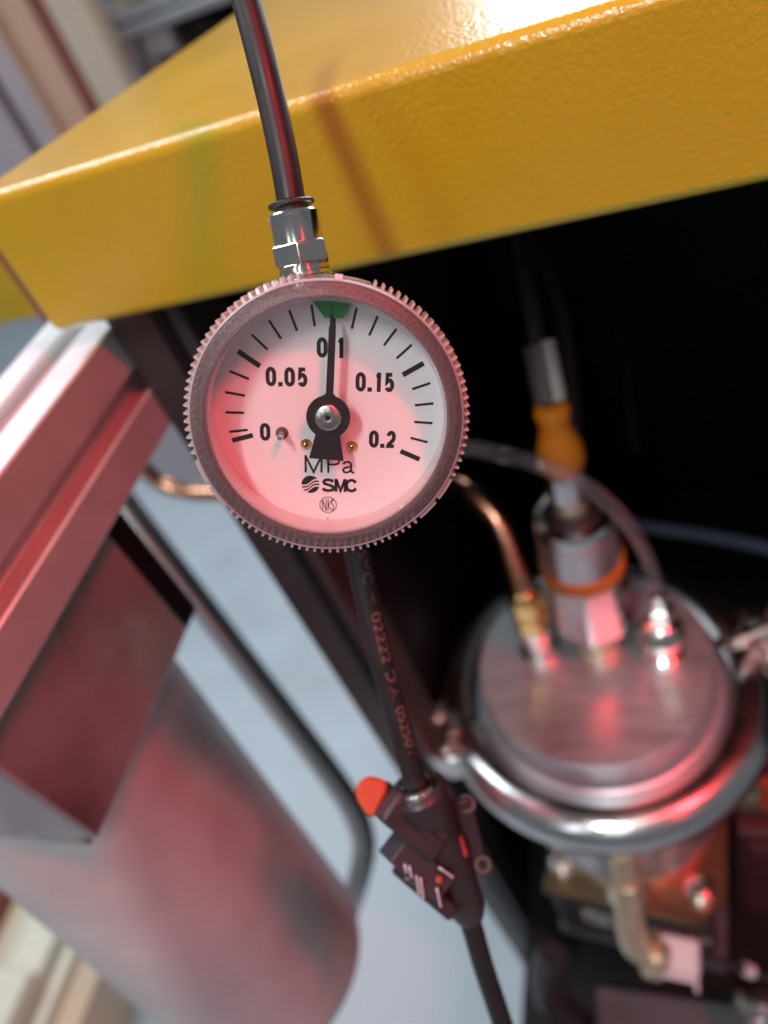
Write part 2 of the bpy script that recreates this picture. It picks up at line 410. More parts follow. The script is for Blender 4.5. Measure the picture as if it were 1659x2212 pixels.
# printed scale
TICKS = [((288,970),(402,938),26), ((275,922),(375,908),13), ((258,814),(360,814),13), ((262,703),(367,720),13), ((291,590),(392,630),13), ((340,485),(453,560),27),
         ((415,397),(495,472),13), ((507,322),(568,415),13), ((613,268),(652,372),13), ((728,238),(745,347),13), ((840,215),(842,345),24), ((962,248),(938,355),13), ((1072,288),(1030,387),13),
         ((1172,350),(1108,437),13), ((1255,430),(1177,503),13), ((1322,525),(1213,590),27), ((1363,630),(1267,665),13), ((1385,740),(1285,753),13),
         ((1385,850),(1285,845),13), ((1363,958),(1268,935),13), ((1323,1057),(1215,1012),27)]
for a_, b_, w_ in TICKS:
    a = Vector(dl(*a_)); b = Vector(dl(*b_)); d = (b - a).normalized(); s_ = Vector((-d.y, d.x)) * w_ * ZP / 2
    G().prism([tuple(a - s_), tuple(b - s_), tuple(b + s_), tuple(a + s_)], .01*mm, .05*mm).build('tick_mark', M_ink, dial, smooth=20)
G().prism([dl(809,1424), dl(814,1424), dl(814,1413), dl(809,1413)], .01*mm, .05*mm).build('tick_mark', M_ink, dial)

# condensed numerals drawn as closed strokes (unit cell 0..1 wide, 0..1 high)
def stroke(mb, pts, w, z, closed=False):
    n = len(pts); L = []; R = []
    for i in range(n):
        p = Vector(pts[i])
        a = Vector(pts[i-1]) if (closed or i > 0) else p; b = Vector(pts[(i+1) % n]) if (closed or i < n-1) else p
        d1 = (p - a); d2 = (b - p)
        if d1.length < 1e-12: d1 = d2
        if d2.length < 1e-12: d2 = d1
        d1.normalize(); d2.normalize(); t = (d1 + d2)
        t = t.normalized() if t.length > 1e-6 else d1
        nn = Vector((-t.y, t.x)); k = 1 / max(.45, nn.dot(Vector((-d1.y, d1.x))))
        L.append(p + nn * w / 2 * k); R.append(p - nn * w / 2 * k)
    vs = [(p.x, p.y, z) for p in L] + [(p.x, p.y, z) for p in R]
    m = n if closed else n - 1
    mb.add(vs, [(i, n + i, n + (i+1) % n, (i+1) % n) for i in range(m)])
def arc(cx, cy, rx, ry, a0, a1, n=14):
    return [(cx + rx * math.cos(math.radians(a0 + (a1-a0)*i/n)), cy + ry * math.sin(math.radians(a0 + (a1-a0)*i/n))) for i in range(n+1)]
def glyph(ch):
    """list of (points, closed); box 0..1 x 0..1 measured on stroke centres"""
    if ch == '0':
        p = arc(.5, .68, .5, .32, 0, 180) + arc(.5, .32, .5, .32, 180, 360); return [(p, True)]
    if ch == '1': return [([(.72, 0), (.72, 1.0)], False), ([(.72, .93), (.52, .80), (.22, .75)], False)]
    if ch == '2': return [(arc(.5, .70, .46, .30, 170, 0) + arc(.40, .62, .55, .28, -8, -48, 5) + [(.12, .14), (.03, .0), (1, .0)], False)]
    if ch == '5': return [([(.93, 1), (.20, 1), (.09, .50)] + arc(.5, .325, .46, .325, 142, -150, 18), False)]
    return []
def number(txt, x0, x1, y0, y1, sw):
    """numerals inside the pixel box of the dial close-up; y0 bottom, y1 top"""
    cw = {'0': 1.0, '1': .82, '2': 1.0, '5': 1.0, '.': .36}
    gap = .20
    tot = sum(cw[c] for c in txt) + gap * (len(txt) - 1)
    u = (x1 - x0) / tot; x = x0; mb = G()
    for c in txt:
        if c == '.':
            cx = x + u * .18; hw = sw * .56
            A = dl(cx - hw, y0); B = dl(cx + hw, y0 - 2 * hw)
            mb.add([(A[0], A[1], .05*mm), (B[0], A[1], .05*mm), (B[0], B[1], .05*mm), (A[0], B[1], .05*mm)], [(0, 1, 2, 3)])
        else:
            gw = u * cw[c] - sw; gh = (y0 - y1) - (sw if c != '1' else 0)
            for pts, cl in glyph(c):
                oy = sw / 2 if c != '1' else 0
                stroke(mb, [dl(x + sw/2 + px * gw, y0 - oy - py * gh) for px, py in pts], sw * ZP, .05*mm, cl)
        x += u * (cw[c] + gap)
    mb.build('numeral', M_ink, dial)
number('0.05', 481, 705, 666, 562, 21); number('0.15', 961, 1170, 684, 580, 21); number('0.1', 754, 902, 508, 402, 21)
number('0', 441, 498, 968, 868, 21); number('0.2', 1039, 1188, 995, 897, 21)
# unit, maker's mark, approval mark
mb = G()
for pts in ([(689,1145),(689,1045)], [(688,1047),(733,1143),(778,1047)], [(777,1045),(777,1145)], [(815,1145),(815,1045)]):
    stroke(mb, [dl(*p) for p in pts], 12 * ZP, .05*mm)
stroke(mb, [dl(815,1051), dl(850,1051)] + [dl(*p) for p in [(868,1056),(877,1074),(868,1092),(850,1097)]] + [dl(815,1097)], 11 * ZP, .05*mm)
stroke(mb, [dl(*p) for p in [(899,1094),(905,1084),(922,1079),(938,1085),(943,1098),(943,1132),(950,1142),(960,1141)]], 11 * ZP, .05*mm)
stroke(mb, [dl(*p) for p in [(943,1106),(925,1111),(906,1115),(897,1127),(904,1140),(922,1142),(938,1132),(943,1118)]], 11 * ZP, .05*mm)
mb.build('unit_lettering', M_ink, dial)
mb = G()
cx, cy, R_ = 715, 1215, 51
def wav(x, c):                                   # S-curve rising to the right
    t = max(-1, min(1, x / .62)); return c + .34 * math.sin(t * PI / 2)
bands = [(None, .30), (.12, -.06), (-.24, -.42), (-.60, None)]
for hi_, lo_ in bands:
    N = 40; top = []; bot = []
    for i in range(N + 1):
        x = -1 + 2 * i / N; e = math.sqrt(max(0, 1 - x * x))
        yt = e if hi_ is None else min(e, max(-e, wav(x, hi_))); yb = -e if lo_ is None else min(e, max(-e, wav(x, lo_)))
        yb = min(yb, yt); top.append((x, yt)); bot.append((x, yb))
    vs = [(*dl(cx + x * R_, cy - y * R_), .05*mm) for x, y in top + bot]
    mb.add(vs, [(i, i + 1, N + 2 + i, N + 1 + i) for i in range(N) if top[i][1] - bot[i][1] > 1e-4 or top[i+1][1] - bot[i+1][1] > 1e-4])
W_ = 17
stroke(mb, [dl(*p) for p in [(841,1200),(834,1190),(815,1186),(796,1189),(789,1200),(796,1211),(820,1217),(838,1224),(845,1236),(838,1247),(815,1251),(793,1247),(785,1236)]], W_ * ZP, .05*mm)
for pts in ([(858,1257),(858,1180)], [(860,1184),(884,1250),(908,1184)], [(910,1180),(910,1257)]):
    stroke(mb, [dl(*p) for p in pts], W_ * ZP, .05*mm)
stroke(mb, [dl(*p) for p in [(969,1202),(960,1190),(945,1186),(928,1192),(919,1206),(918,1220),(921,1236),(931,1247),(947,1251),(962,1246),(970,1234)]], W_ * ZP, .05*mm)
mb.build('maker_mark', M_ink, dial)
mb = G()
stroke(mb, [dl(814 + 47 * math.cos(t * PI / 24), 1336 - 47 * math.sin(t * PI / 24)) for t in range(48)], 4 * ZP, .05*mm, True)
for pts in ([(783,1368),(783,1306)], [(783,1306),(803,1372)], [(803,1372),(803,1300)], [(813,1372),(815,1300)], [(838,1302),(815,1340),(836,1371)],
            [(847,1310),(841,1305),(833,1314),(836,1328),(845,1342),(848,1356),(842,1367),(833,1364)]):
    stroke(mb, [dl(*p) for p in pts], 4.5 * ZP, .05*mm)
mb.build('approval_mark', M_ink, dial)

# green set marker on the rim, pointer, pin, screws
def d3(x, y, z):                                 # close-up pixel of a point raised z above the dial
    t = z / .118; a = dl(x, y); return (a[0] * (1 - t) + .05 * z, a[1] * (1 - t) + z * math.tan(ta) * .98)
zg = 1.6 * mm
mk = [d3(690,150,zg), d3(970,150,zg), d3(945,212,zg), d3(890,303,zg), d3(797,303,zg), d3(722,208,zg)]
mk = list(reversed(mk))
gm = G().prism(mk, zg - .3*mm, zg).build('set_marker', M_green, gg, bevel=.00008, seg=1)
a, b = d3(831,236,zg), d3(837,304,zg)
G().prism([(a[0], b[1]), (b[0], b[1]), (b[0], a[1]), (a[0], a[1])], zg + .01*mm, zg + .05*mm).build('marker_line', M_ink, gm)
zp = 3.4 * mm
H = Vector((0, 0)); sc = ZP * .972
def pp(x, y): return ((x - 825) * sc, (828 - y) * sc)
needle = [pp(812,730)]
poly = []
import_angles = [math.radians(a) for a in range(-65, 81, 5)]
def circ(a): return (120 * sc * math.cos(a), 120 * sc * math.sin(a))
poly += [pp(911,1074), pp(889,932)]
poly += [circ(math.radians(a)) for a in range(-50, 74, 4)]
poly += [pp(853,700), pp(866,345), pp(858,335), pp(838,335), pp(828,350), pp(812,700)]
poly += [circ(math.radians(a)) for a in range(106, 231, 4)]
poly += [pp(755,925), pp(718,1062)]
ptr = G().prism(poly, zp, zp + .28*mm).build('pointer', M_ptr, gg, bevel=.00006, seg=1)
G().prism([pp(833,340), pp(851,340), pp(851,288), pp(834,288)], zp + .02*mm, zp + .12*mm).build('pointer_tip', M_ptr, ptr)
G().lathe([(.42*mm, zp + .5*mm), (.42*mm, zp + .95*mm), (.6*mm, zp + 1.0*mm), (1.85*mm, zp + .9*mm), (2.03*mm, zp + .75*mm), (2.03*mm, zp + .285*mm)], 64).build('hub', M_hub, ptr)
G().lathe([(0, zp + .2*mm), (.41*mm, zp + .2*mm), (.41*mm, zp + .62*mm), (0, zp + .62*mm)], 24).build('hub_bore', M_ink, ptr)
G().lathe([(0, .1*mm), (1.3*mm, .1*mm), (1.3*mm, zp - .05*mm), (0, zp - .05*mm)], 24).build('spindle', M_chrome, gg)
a = dl(562, 921); Fp = GF @ Matrix.Translation((a[0], a[1], 0))
sp_ = MB(Fp).lathe([(0, .02*mm), (.52*mm, .02*mm), (.52*mm, 2.2*mm), (.36*mm, 2.4*mm), (.36*mm, 3.6*mm), (0, 3.6*mm)], 24).build('stop_pin', M_steel, gg)
MB(Fp).lathe([(.55*mm, .02*mm), (1.0*mm, .02*mm), (1.0*mm, .2*mm), (.55*mm, .25*mm)], 32, closed=True).build('pin_ring', mat('dark_grommet', (.12, .09, .09), .4), sp_)
for sx_, sy_ in ((692, 982), (947, 989)):
    a = dl(sx_, sy_); Fq = GF @ Matrix.Translation((a[0], a[1], 0))
    sw_ = MB(Fq).lathe([(.88*mm, .02*mm), (.88*mm, .18*mm), (.72*mm, .3*mm), (.55*mm, .62*mm), (.3*mm, .8*mm), (0, .85*mm)], 28).build('screw', M_brass, gg)
    MB(Fq).box((-.09*mm, -.42*mm, .70*mm), (.09*mm, .42*mm, .87*mm)).build('screw_slot', M_ink, sw_)
# clear cover
BZ = 8.2 * mm
G().lathe([(18.35*mm, .05*mm), (18.35*mm, 5.9*mm), (18.5*mm, 5.9*mm), (18.5*mm, .05*mm)], 96, closed=True).build('cover_wall', M_wall, gg)
bz = G().lathe([(18.10*mm, 6.2*mm), (18.10*mm, 7.6*mm), (18.38*mm, BZ), (18.8*mm, BZ - .05*mm), (19.8*mm, BZ - .45*mm), (20.35*mm, BZ - .9*mm), (20.6*mm, BZ - 1.5*mm), (20.6*mm, -1.2*mm), (19.6*mm, -1.2*mm), (19.6*mm, 5.6*mm), (18.6*mm, 6.1*mm)], 160, closed=True).build('bezel', M_frost, gg)
wnd = G().lathe([(0, 6.5*mm), (18.09*mm, 6.5*mm)], 96).build('window', M_window, gg)
random.seed(11); mb = G()
for _ in range(26):
    t = random.random() * 2 * PI; q = 17 * mm * math.sqrt(random.random()); r_ = random.uniform(.02, .055) * mm
    cx_, cy_ = q * math.cos(t), q * math.sin(t)
    mb.prism([(cx_ + r_ * math.cos(k * PI / 3) * random.uniform(.6, 1.3), cy_ + r_ * math.sin(k * PI / 3)) for k in range(6)], 6.505*mm, 6.53*mm)
ds = mb.build('dust_specks', mat('dust', (.30, .25, .25), .8), wnd); ds['kind'] = 'stuff'
G().lathe([(17.62*mm, 6.56*mm), (17.92*mm, 6.9*mm), (18.07*mm, 6.9*mm), (18.07*mm, 6.56*mm)], 120, closed=True).build('window_lip', clear_mat('clear_lip', (.9, .88, .88), .05, 1.5, .25, (.8, .76, .78)), gg)
G().lathe([(20.30*mm, BZ - 1.05*mm), (20.42*mm, BZ - .78*mm), (20.66*mm, BZ - 1.05*mm), (20.72*mm, BZ - 1.45*mm), (20.61*mm, BZ - 1.5*mm)], 160, closed=True).build('lit_edge_ring', M_tooth, bz)  # pale ring paints the lit outer edge of the bezel
G().lathe([(18.12*mm, 6.0*mm), (18.12*mm, 6.18*mm), (18.34*mm, 6.12*mm), (18.34*mm, 6.0*mm)], 96, closed=True).build('seal_ring', M_blackpl, gg)
mb = G(); blocks = [(198.5, 208.5), (211, 221), (314, 323.5), (325.5, 335.5), (72.7, 97.5)]
k = 0; step = 360 / 108
while k < 108:
    a = k * step + 1.2
    if not any(lo - 1 < a < hi + 1 for lo, hi in blocks):
        Ft = GF @ Matrix.Rotation(math.radians(a), 4, 'Z'); mb.M = Ft
        w = .20 * mm
        vs = [(20.5*mm, -w*1.3, 2.0*mm), (21.45*mm, -w, 2.1*mm), (21.62*mm, 0, 2.1*mm), (21.45*mm, w, 2.1*mm), (20.5*mm, w*1.3, 2.0*mm),
              (20.5*mm, -w*1.3, 6.9*mm), (21.45*mm, -w, 6.6*mm), (21.62*mm, 0, 6.5*mm), (21.45*mm, w, 6.6*mm), (20.5*mm, w*1.3, 6.9*mm)]
        mb.add(vs, [(4,3,2,1,0), (5,6,7,8,9)] + [(i, (i+1) % 5, 5+(i+1) % 5, 5+i) for i in range(5)])
    k += 1
gt = mb.build('grip_teeth', M_tooth, bz); gt['kind'] = 'stuff'
for i, (lo, hi) in enumerate(blocks[:4]):
    G().lathe([(20.62*mm, 2.0*mm), (21.5*mm, 2.1*mm), (21.4*mm, 6.5*mm), (20.62*mm, 6.8*mm)], 8, math.radians(lo), math.radians(hi), closed=True).build('grip_block', M_tooth, bz)
G().lathe([(20.62*mm, 0.9*mm), (20.95*mm, 1.0*mm), (20.9*mm, 5.9*mm), (20.62*mm, 6.2*mm)], 16, math.radians(72.7), math.radians(97.5), closed=True).build('grip_block', M_frost, bz)
G().lathe([(20.64*mm, 5.6*mm), (21.3*mm, 5.6*mm), (21.3*mm, 7.0*mm), (20.64*mm, 7.2*mm)], 4, math.radians(84), math.radians(87), closed=True).build('index_block', M_white, bz)

# push-in fitting on top
f0 = P(661, 603, .1245); f1 = P(629, 440, .1212); fa = (f1 - f0).normalized(); FL = (f1 - f0).length
FF = frame(f0, fa, ROT @ Vector((1, 0, -.35)))
u = FL / 163.0                                    # one picture pixel along the fitting
def FB(): return MB(FF)
fit = FB().lathe([(4.6*mm, -26*u), (4.6*mm, -2*u), (5.1*mm, -1*u), (5.1*mm, 2*u), (4.1*mm, 8*u), (4.0*mm, 16*u), (4.35*mm, 17*u), (4.35*mm, 26*u), (3.7*mm, 28*u), (3.7*mm, 36*u)], 64).build('fitting_base', M_chrome, gg)
hx = FB(); hr = 5.0 * mm
vs = []
for z, r in ((30*u, hr*.93), (34*u, hr), (74*u, hr), (79*u, hr*.93)):
    for i in range(6):
        a = PI / 3 * i + .22; vs.append((r * math.cos(a), r * math.sin(a), z))
fs = [tuple(reversed(range(6))), tuple(range(18, 24))] + [(j*6+i, j*6+(i+1) % 6, (j+1)*6+(i+1) % 6, (j+1)*6+i) for j in range(3) for i in range(6)]
hx.add(vs, fs).build('hex_nut', M_chrome, gg, bevel=.00012, seg=2, smooth=25)
FB().lathe([(4.15*mm, 72*u), (4.2*mm, 78*u), (4.2*mm, 136*u), (4.25*mm, 137*u), (4.3*mm, 141*u), (4.1*mm, 145*u), (2.9*mm, 145.5*u), (2.9*mm, 140*u)], 64).build('collar', M_chrome, gg)
FB().lathe([(2.45*mm, 141*u), (2.45*mm, 168*u), (3.6*mm, 168*u), (3.85*mm, 165*u), (3.85*mm, 160*u), (3.55*mm, 156.5*u), (3.0*mm, 155*u), (2.85*mm, 150*u), (2.85*mm, 141*u)], 48, closed=True).build('release_ring', M_blackpl, gg)

# ------------------------------------------------------------------ shut-off valve
vA = P(897, 1694, .1590); vB = P(1009, 1962, .1700); va = (vB - vA).normalized()
VF = frame(vA, va, ROT @ Vector((1, 0, 0)))       # local z runs down the hose, x to picture right, y away from or toward the viewer
if (VF.to_3x3() @ Vector((0, 1, 0))).dot(CAM - vA) < 0:
    VF = VF @ Matrix.Rotation(PI, 4, 'Z'); flip = -1
else: flip = 1
pxm = .160 / FPX                                  # a picture pixel at the valve
VLN = (vB - vA).length
vt = thing('shutoff_valve', 'black inline shut-off valve with orange red lever below the gauge', 'valve', vA)
def VB(): return MB(VF)
X = lambda v: v * pxm * flip
VB().lathe([(26*pxm, 0), (36*pxm, -4*pxm), (43*pxm, -3*pxm), (46*pxm, 2*pxm), (46*pxm, 14*pxm), (26*pxm, 14*pxm)], 48, closed=True).build('lock_ring', M_steel, vt)
VB().lathe([(26*pxm, 8*pxm), (58*pxm, 8*pxm), (64*pxm, 16*pxm), (63*pxm, 56*pxm), (56*pxm, 84*pxm), (52*pxm, 130*pxm), (50*pxm, VLN*.80), (40*pxm, VLN*.80), (0, VLN*.80)], 48).build('valve_body', M_blackpl, vt)
VB().lathe([(30*pxm, VLN*.78), (44*pxm, VLN*.80), (47*pxm, VLN*.86), (44*pxm, VLN*.97), (34*pxm, VLN*1.06), (24*pxm, VLN*1.10), (0, VLN*1.10)], 40).build('lower_collar', M_blackpl, vt)
def vbox(name, c0_, c1_, wid, d0, d1, m, bev=.0004, parent=None):
    """a bar between two picture positions at the valve, wid px wide, from d0 to d1 in front of the hose axis (metres)"""
    a = P(*c0_, .162); b = P(*c1_, .164); d = (b - a).normalized(); n = (CAM - a); n = (n - d * n.dot(d)).normalized()
    Fm = frame(a, d, n)                            # x toward the viewer
    return MB(Fm).box((d0, -wid * pxm / 2, 0), (d1, wid * pxm / 2, (b - a).length)).build(name, m, parent or vt, bevel=bev)
vbox('cross_barrel', (822, 1722), (930, 1812), 74, -.0045, .0078, M_blackpl, .0008)
for kk in range(3):
    vbox('rib', (824 + kk*11, 1748 - kk*13), (906 + kk*11, 1822 - kk*13), 3, .0077, .0081, M_blackpl, .0001)
vbox('latch_arm', (862, 1874), (965, 1962), 36, -.003, .0048, M_blackpl, .0008)
lp = vbox('label_plate', (842, 1818), (940, 1906), 62, -.002, .0062, mat('valve_label', (.05, .05, .06), .4), .0003)
for s0_, s1_ in (((860,1808),(866,1834)), ((869,1814),(876,1842)), ((890,1834),(895,1866)), ((900,1840),(905,1875)), ((906,1844),(930,1861)), ((930,1861),(937,1892))):
    vbox('white_print', s0_, s1_, 5, .0066, .0078, M_print, 0, lp)
VBm = VF
lv = []
a0_ = P(800, 1716, .163)
nL = (CAM - a0_).normalized(); uL = ROT @ Vector((0, 1, 0)); uL = (uL - nL * uL.dot(nL)).normalized(); xL = uL.cross(nL)
FLv = frame(a0_, nL, xL)
pl = [(835,1712),(838,1692),(818,1683),(795,1678),(777,1689),(766,1708),(772,1728),(786,1750),(800,1763),(814,1756),(818,1742)]
mb = MB(FLv); mb.prism([((x - 800) * .163 / FPX, -(y - 1716) * .163 / FPX) for x, y in reversed(pl)], -.0035, .0030)
mb.build('lever', M_lever, vt, bevel=.0007, seg=3)
for (x, y, r) in ((1008, 1737, 22), (1043, 1868, 22)):
    c = P(x, y, .166); Fr = frame(c, CAM - c)
    MB(Fr).lathe([(7*pxm, -.003), (r*pxm, -.003), (r*pxm, .0012), (7*pxm, .0012)], 28, closed=True).build('mounting_lug', M_blackpl, vt, bevel=.0003)
vbox('lug_web', (998, 1742), (1034, 1874), 46, -.0050, -.0022, M_blackpl, .0006)
MB().tube(spline([P(*p, .162) for p in ((992,1806),(1000,1828),(1006,1848))], 5), .0006, 8).build('indicator_slit', mat('slit_red', (.35, .05, .05), .5), vt)
c = P(948, 1900, .1565); MB(frame(c, CAM - c)).lathe([(0, -.001), (.0008, -.001), (.0009, .0001), (.0006, .0005), (0, .0006)], 16).build('orange_stud', mat('dull_orange', (.30, .05, .02), .5), vt)
exit_pts = [P(1004, 1950, .170), P(1022, 2010, .172), P(1045, 2090, .175), P(1075, 2180, .178), P(1115, 2300, .182), P(1160, 2440, .19)]
o = MB().tube(spline(exit_pts, 10), .0025, 24).build('outlet_hose', M_hose); tag(o, 'black hose leaving the bottom of the shut-off valve', 'hose')

# ------------------------------------------------------------------ chamber with clamped lid
DL = .36
LC = P(1276, 1424, DL); RL = 247 * DL / FPX
def zpx(base, py, drad=0):                         # height above lid on the upright through base whose picture row is py
    lo, hi = -.3, .3
    for _ in range(50):
        mid = (lo + hi) / 2
        if pix(base + Vector((0, 0, mid)))[1] > py: lo = mid
        else: hi = mid
    return (lo + hi) / 2
ch = thing('vacuum_chamber', 'polished round steel chamber with flat brushed lid', 'chamber', LC + Vector((0, 0, -.15)))
FC = Matrix.Translation(LC)
def CB(): return MB(FC)
CB().lathe([(0, 0), (RL - .0012, 0), (RL, -.0012), (RL, -.016), (RL + .001, -.020), (RL + .006, -.0225), (RL + .0065, -.027), (0, -.027)], 128).build('lid', M_brush, ch)
ZPL = LC.z - .150
CB().lathe([(RL * .78, -.028), (RL + .006, -.0275), (RL + .006, -.034), (RL * .96, -.037), (RL * .94, -.045), (RL * .94, -.128), (RL * 1.0, -.134), (RL * 1.0, -.1498), (0, -.1498)], 96).build('chamber_body', mat('turned_steel', (.66, .64, .65), .3, .85, None, .12, 40), ch)
pA = hit(1172, 1922, 2, ZPL); pB = hit(1508, 2000, 2, ZPL); pC = hit(1572, 1948, 2, ZPL)
ex_ = (pB - pA).normalized(); ey_ = Vector((-ex_.y, ex_.x, 0))
wX = (pC - pA).dot(ex_); cY = (pC - pA).dot(ey_); wB = (pB - pA).length; dY = wX * 1.12
Fpl = frame(pA, (0, 0, 1), ex_)
chf = wX - wB
base_pl = MB(Fpl).prism([(0, 0), (wB, 0), (wX, cY), (wX, dY - cY), (wB, dY), (chf, dY), (0, dY - cY)], -.0075, 0).build('base_plate', M_plate, ch, bevel=.001)
for qx, qy in ((.085, .16), (.86, .16), (.86, .85), (.10, .85)):
    Fb = Fpl @ Matrix.Translation((wX * qx, dY * qy, .0001))
    MB(Fb).lathe([(0, .0105), (.0030, .0105), (.0030, .006), (.0052, .006), (.0056, .0100), (.0050, .0122), (.0040, .0125), (.0034, .0125), (.0034, .0060), (.0064, .0058), (.0070, .0015), (.0090, .0015), (.0093, 0)], 24).build('bolt', M_chrome, base_pl)
cl = thing('clamp_ring', 'chrome clamp ring around the rim of the chamber lid', 'clamp', LC + Vector((0, 0, -.04)))
RK = RL + .0055
sec = [(RK - .0005, -.0170), (RK + .004, -.0150), (RK + .012, -.0155), (RK + .0180, -.0195), (RK + .0205, -.0265), (RK + .0195, -.033), (RK + .015, -.039), (RK + .007, -.042), (RK + .001, -.0405), (RK + .0012, -.036), (RK + .007, -.032), (RK + .008, -.028), (RK + .0012, -.0235)]
aL = math.atan2((hit(965, 1600, 2, LC.z - .03) - LC).y, (hit(965, 1600, 2, LC.z - .03) - LC).x)
aR = math.atan2((hit(1640, 1400, 2, LC.z - .03) - LC).y, (hit(1640, 1400, 2, LC.z - .03) - LC).x)
if aL < 0: aL += 2 * PI
CB().lathe(sec, 72, aL + .05, aR + 2 * PI - .05, closed=True).build('clamp_half', M_steel, cl)
CB().lathe(sec, 72, aR + .05, aL - .05, closed=True).build('clamp_half', M_steel, cl)
# left lug with pins, right lug with threaded bolt
for a_, nm in ((aL, 'hinge_lug'), (aR, 'hinge_lug')):
    Fq = FC @ Matrix.Rotation(a_, 4, 'Z') @ Matrix.Translation((RK + .016, 0, -.028))
    lg = MB(Fq).prism([(-.004, -.019), (.008, -.017), (.015, -.011), (.018, 0), (.015, .011), (.008, .017), (-.004, .019)], -.011, .009).build(nm, M_steel, cl, bevel=.0012)
    for yy in (-.0095, .0095):
        MB(Fq @ Matrix.Translation((.005, yy, .0085))).lathe([(.0032, 0), (.0032, .003), (.0024, .0042), (0, .0044)], 20).build('pin', M_chrome, lg)
    MB(Fq @ Matrix.Translation((-.001, 0, .0085))).tube([(-.002, -.005, .004), (.002, .006, .004)], .0022, 12).build('pin', M_chrome, lg)
cb = thing('clamp_bolt', 'threaded chrome bolt with wing nut at right edge of the clamp', 'bolt', P(1600, 1385, .345))
a = P(1578, 1392, .345); b = P(1700, 1340, .352); d = (b - a).normalized(); L_ = (b - a).length
prof_t = []
nth = 22
for i in range(nth * 2 + 1):
    prof_t.append((.0034 if i % 2 else .0028, L_ * i / (nth * 2)))
MB(frame(a, d)).lathe([(0, 0)] + prof_t + [(0, L_)], 20).build('threaded_rod', M_chrome, cb)
c = a.lerp(b, .62)
MB(frame(c, d)).lathe([(.0035, 0), (.0062, .0005), (.0062, .0075), (.0035, .008)], 6, closed=True).build('nut', M_chrome, cb, bevel=.0006)
MB(frame(c + d * .004, (Vector((0, 0, 1)) - d * d.z))).lathe([(.002, .004), (.0042, .008), (.0045, .013), (.003, .017), (0, .018)], 16).build('wing', M_steel, cb)
MB(frame(c + d * .004, -(Vector((0, 0, 1)) - d * d.z))).lathe([(.002, .004), (.0042, .008), (.0045, .013), (.003, .017), (0, .018)], 16).build('wing', M_steel, cb)
a = P(1640, 1446, .35); b = P(1720, 1462, .36)
o = MB(frame(a, b - a)).lathe([(0, 0), (.0038, .0006), (.0042, .002), (.0042, .02)], 20).build('stud', M_steel); tag(o, 'short smooth steel stud below the winged clamp bolt', 'stud')

# fittings standing on the lid
def stand(px_, py_): return hit(px_, py_, 2, LC.z + .0003)
def lathe_rows(base, rows, seg=40, hexa=False):
    """rows: (picture row, half width in picture px) from bottom up along the upright through base"""
    out = []
    for py, r in rows:
        z = zpx(base, py); d_ = pix(base + Vector((0, 0, z)))[2]; out.append((r * d_ / FPX, z))
    return out
sb = stand(1292, 1388)
ps = thing('pressure_sensor', 'steel pressure sensor with orange band standing on the lid', 'sensor', sb)
def SB(): return MB(Matrix.Translation(sb))
SB().lathe(lathe_rows(sb, [(1388, 50), (1372, 50), (1368, 44), (1345, 44)])).build('sensor_thread', M_pbrass, ps)
SB().lathe(lathe_rows(sb, [(1352, 44), (1338, 74), (1326, 86), (1222, 92), (1216, 86)]), 8).build('hex_body', M_steel, ps, bevel=.001, smooth=25)
SB().lathe(lathe_rows(sb, [(1222, 80), (1220, 89), (1198, 90), (1196, 80)])).build('orange_band', M_orange, ps)
SB().lathe(lathe_rows(sb, [(1198, 80), (1197, 87), (1132, 87), (1130, 76)])).build('label_sleeve', mat('sensor_label', (.74, .70, .71), .24, .85), ps)
SB().lathe(lathe_rows(sb, [(1131, 76), (1129, 85), (1118, 86), (1108, 82), (1106, 66), (1112, 64)])).build('chrome_rim', M_chrome, ps)
SB().lathe(lathe_rows(sb, [(1114, 66), (1106, 64), (1098, 48), (1094, 30)])).build('sensor_cap', M_blackpl, ps)
SB().lathe(lathe_rows(sb, [(1100, 30), (1098, 38), (1062, 38), (1060, 28)])).build('plug_socket', M_pbrass, ps)
pc = thing('cable_plug', 'orange moulded cable plug on top of the pressure sensor', 'plug', sb + Vector((0, 0, zpx(sb, 1066))))
SB().lathe(lathe_rows(sb, [(1066, 28), (1064, 44), (1050, 46), (1016, 46), (1012, 40), (1010, 30)]), 12).build('coupling_nut', M_steel, pc, bevel=.0004, smooth=20)
SB().lathe(lathe_rows(sb, [(1014, 34), (1010, 42), (998, 49), (980, 51), (962, 48), (940, 40), (922, 34), (905, 35), (893, 39), (882, 38), (876, 32), (874, 18)])).build('plug_grip', M_orange, pc)
zt = zpx(sb, 878); tp = sb + Vector((0, 0, zt))
t1 = P(pix(tp)[0] - 30, 735, pix(tp)[2] - .004); t2 = P(pix(tp)[0] - 62, 560, pix(tp)[2] + .004); t3 = P(pix(tp)[0] - 70, 430, pix(tp)[2] + .03)
cabpts = spline([tp - Vector((0, 0, .004)), tp.lerp(t1, .5), t1, t2, t3], 10)
o = MB().tube(cabpts, .0031, 18).build('sensor_cable', M_blackpl); tag(o, 'black cable rising from the orange plug under the hood', 'cable')
lw = tp.lerp(t1, .06); lx = tp.lerp(t1, .97); d = (lx - lw).normalized()
Fw = frame(lw, d, ROT @ Vector((1, 0, .3)))
MB(Fw).lathe([(.0032, 0), (.0058, .0002), (.0060, .001), (.0060, (lx-lw).length - .001), (.0058, (lx-lw).length), (.0032, (lx-lw).length)], 24, math.radians(-70), math.radians(110), closed=True).build('cable_marker', M_sleeve)
tag(bpy.data.objects['cable_marker'], 'white marker sleeve around the cable above the orange plug', 'sleeve')
